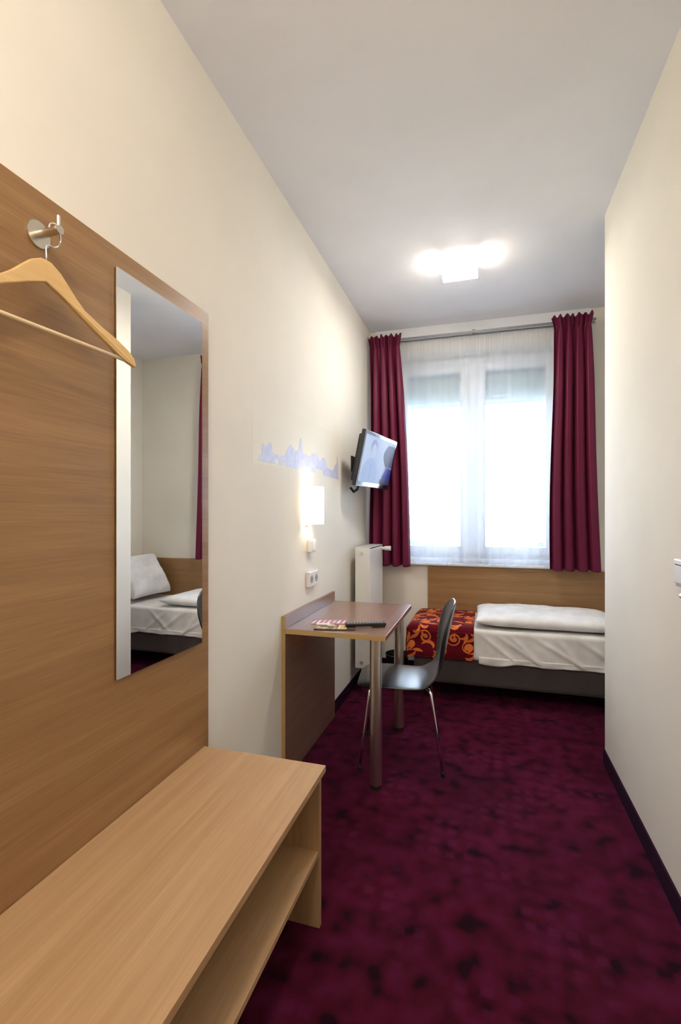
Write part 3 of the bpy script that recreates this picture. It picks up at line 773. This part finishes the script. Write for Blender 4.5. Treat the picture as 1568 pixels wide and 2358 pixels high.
# ---------------------------------------------------------------- curtains
rail = thing('curtain_rail', 'double grey curtain rail below the ceiling', 'rail', (-.08, 4.05, 2.83))
pl = Part(rail)
pl.bx('rail', (-.955, 4.046, 2.832), (.815, 4.058, 2.850), M['grey'], .002)
pl.bx('rail', (-.955, 4.092, 2.828), (.815, 4.104, 2.842), M['grey'], .002)
for x in (-.90, -.1, .70): pl.bx('wall_bracket', (x, 4.044, 2.850), (x+.025, YD-.014, 2.858), M['grey'], .001)
def drape(name, label, tx0, tx1, bx0, bx1, zt, zb, y0, nf, seed):
    rnd = random.Random(seed); ph = [rnd.uniform(-.5, .5) for _ in range(nf+3)]; am = [rnd.uniform(.65, 1.2) for _ in range(nf+3)]
    def wave(u):
        x = u*nf; i = int(x); f = x-i; A = am[i]*(1-f)+am[i+1]*f; p = ph[i]*(1-f)+ph[i+1]*f
        return A*math.tanh(1.5*math.sin(2*math.pi*x+p*1.4))+.08*math.sin(4*math.pi*x+seed+p)
    def fn(u, v):
        z = zt-(zt-zb)*v
        w = min(1, max(0, (v-.05)/.95)); x0 = tx0+(bx0-tx0)*w**.8; x1 = tx1+(bx1-tx1)*w**.8
        x0 -= .012*math.sin(v*5+seed)*v; x1 += .012*math.sin(v*4+seed*2)*v
        amp = .013+.027*min(1, v*3); y = y0+amp*wave(u)
        x = x0+(x1-x0)*u + .010*math.cos(2*math.pi*u*nf+ph[0])*min(1, v*4)
        if v < .045:                                    # ruffled heading above the tape
            r = 1-v/.045; y += .010*math.sin(u*nf*2*math.pi*2.3)*(1-r*.2); z += .012*math.sin(u*nf*2*math.pi*1.7+seed)*r; x += (u-.5)*.035*r
        y += .006*math.exp(-((v-.045)/.008)**2)
        return (x, y, z + .006*math.sin(u*2*math.pi*nf)*v**6)
    o = grid(name, 260, 120, fn, M['curtain'], None, .0025)
    return tag(o, label, 'curtain', 'burgundy curtains'), fn
drape('curtain', 'burgundy curtain on the left hanging behind the television', -.945, -.690, -.945, -.600, 2.868, .915, 4.000, 4, 3)
drape('curtain', 'burgundy curtain on the right side of the window', .510, .770, .468, .818, 2.872, .918, 4.000, 4, 11)
def sheer_wave(x, v):
    return .016*math.sin(x*33+3.0*math.sin(x*7)) + .006*math.sin(x*71+3*math.sin(x*5)) + (.004*math.sin(x*240) if v < .08 else 0) + .010*v*math.sin(x*17+.7)
def sheer_fn(u, v):
    x = -.74+u*1.30; x += .014*math.cos(x*33+3.0*math.sin(x*7))*min(1, v*2); zt, zb = 2.826, .985
    return (x, 4.098+sheer_wave(x, v)*(.45+.55*v), zt-(zt-zb)*v)
sr = grid('sheer_curtain', 420, 60, sheer_fn, M['sheer'], None, 0)
tag(sr, 'thin white sheer curtain across the whole window', 'curtain')
def hem2(u, v):
    x = -.74+u*1.30; z = .985-v*(.052+.010*math.sin(x*34+1.5*math.sin(x*9)))
    return (x, 4.098+sheer_wave(x, 1)*1.0, z)
grid('hem', 420, 6, hem2, M['hem'], sr, 0)

# ---------------------------------------------------------------- ceiling lamp
cl = thing('ceiling_lamp', 'lit square opal glass ceiling lamp near the window', 'lamp', (-.150, 3.12, H))
pc = Part(cl)
pc.bx('base_plate', (-.235, 3.07, H-.018), (-.065, 3.17, H), M['white'], .003)
u_shade('glass_shade', .085, .092, .035, .215, .004, M['opal2'], cl, lambda a, b, l: (l-.1075, a, -b-.012), M['opal2_s'])
for x in (-.2535, -.0465): pc.tb('clip', [(x, 3.055, H-.070), (x, 3.055, H-.058)], .003, M['steel'], seg=8)
for x in (-.19, -.11): pc.tb('bulb', [(x-.02, 3.12, H-.045), (x-.015, 3.12, H-.045), (x+.02, 3.12, H-.045), (x+.03, 3.12, H-.045)], .014, M['bulb'], seg=14, radii=[.008, .014, .014, .005])
point('ceiling_lamp_light', (-.225, 3.12, H-.045), 0.45, (1, .88, .74), .01)
point('ceiling_lamp_light', (-.075, 3.12, H-.045), 0.45, (1, .88, .74), .01)

# ---------------------------------------------------------------- right wall: key card switch and door
kc = thing('card_switch', 'white key card switch at the right edge above the door lever', 'switch', (XR, 1.79, 1.10))
pk = Part(kc)
pk.bx('housing', (XR-.024, 1.745, 1.122), (XR, 1.832, 1.201), M['white'], .004)
pk.bx('card_slot', (XR-.0245, 1.755, 1.182), (XR-.0235, 1.820, 1.185), M['hole'])
lab(pk.bx('bottom_lip', (XR-.020, 1.750, 1.112), (XR-.002, 1.826, 1.1215), mat('grey switch lip', (.45, .42, .42), .5), .002), 'grey lip')
dr1 = struct(bx('door_1', (XR-.030, .75, 0.004), (XR, 1.66, 2.06), mat('white door lacquer', (.82, .80, .77), .35), bevel=.003), 'white room door on the right wall beside the viewer')
bmh = bmesh.new(); tube(bmh, [(XR-.030, 1.53, 1.110), (XR-.064, 1.53, 1.110), (XR-.072, 1.54, 1.110), (XR-.074, 1.56, 1.110), (XR-.074, 1.608, 1.110)], .0095, 16)
lab(flat(obj('door_handle', bmh, M['chrome'], dr1, smooth=True)), 'chrome lever handle')
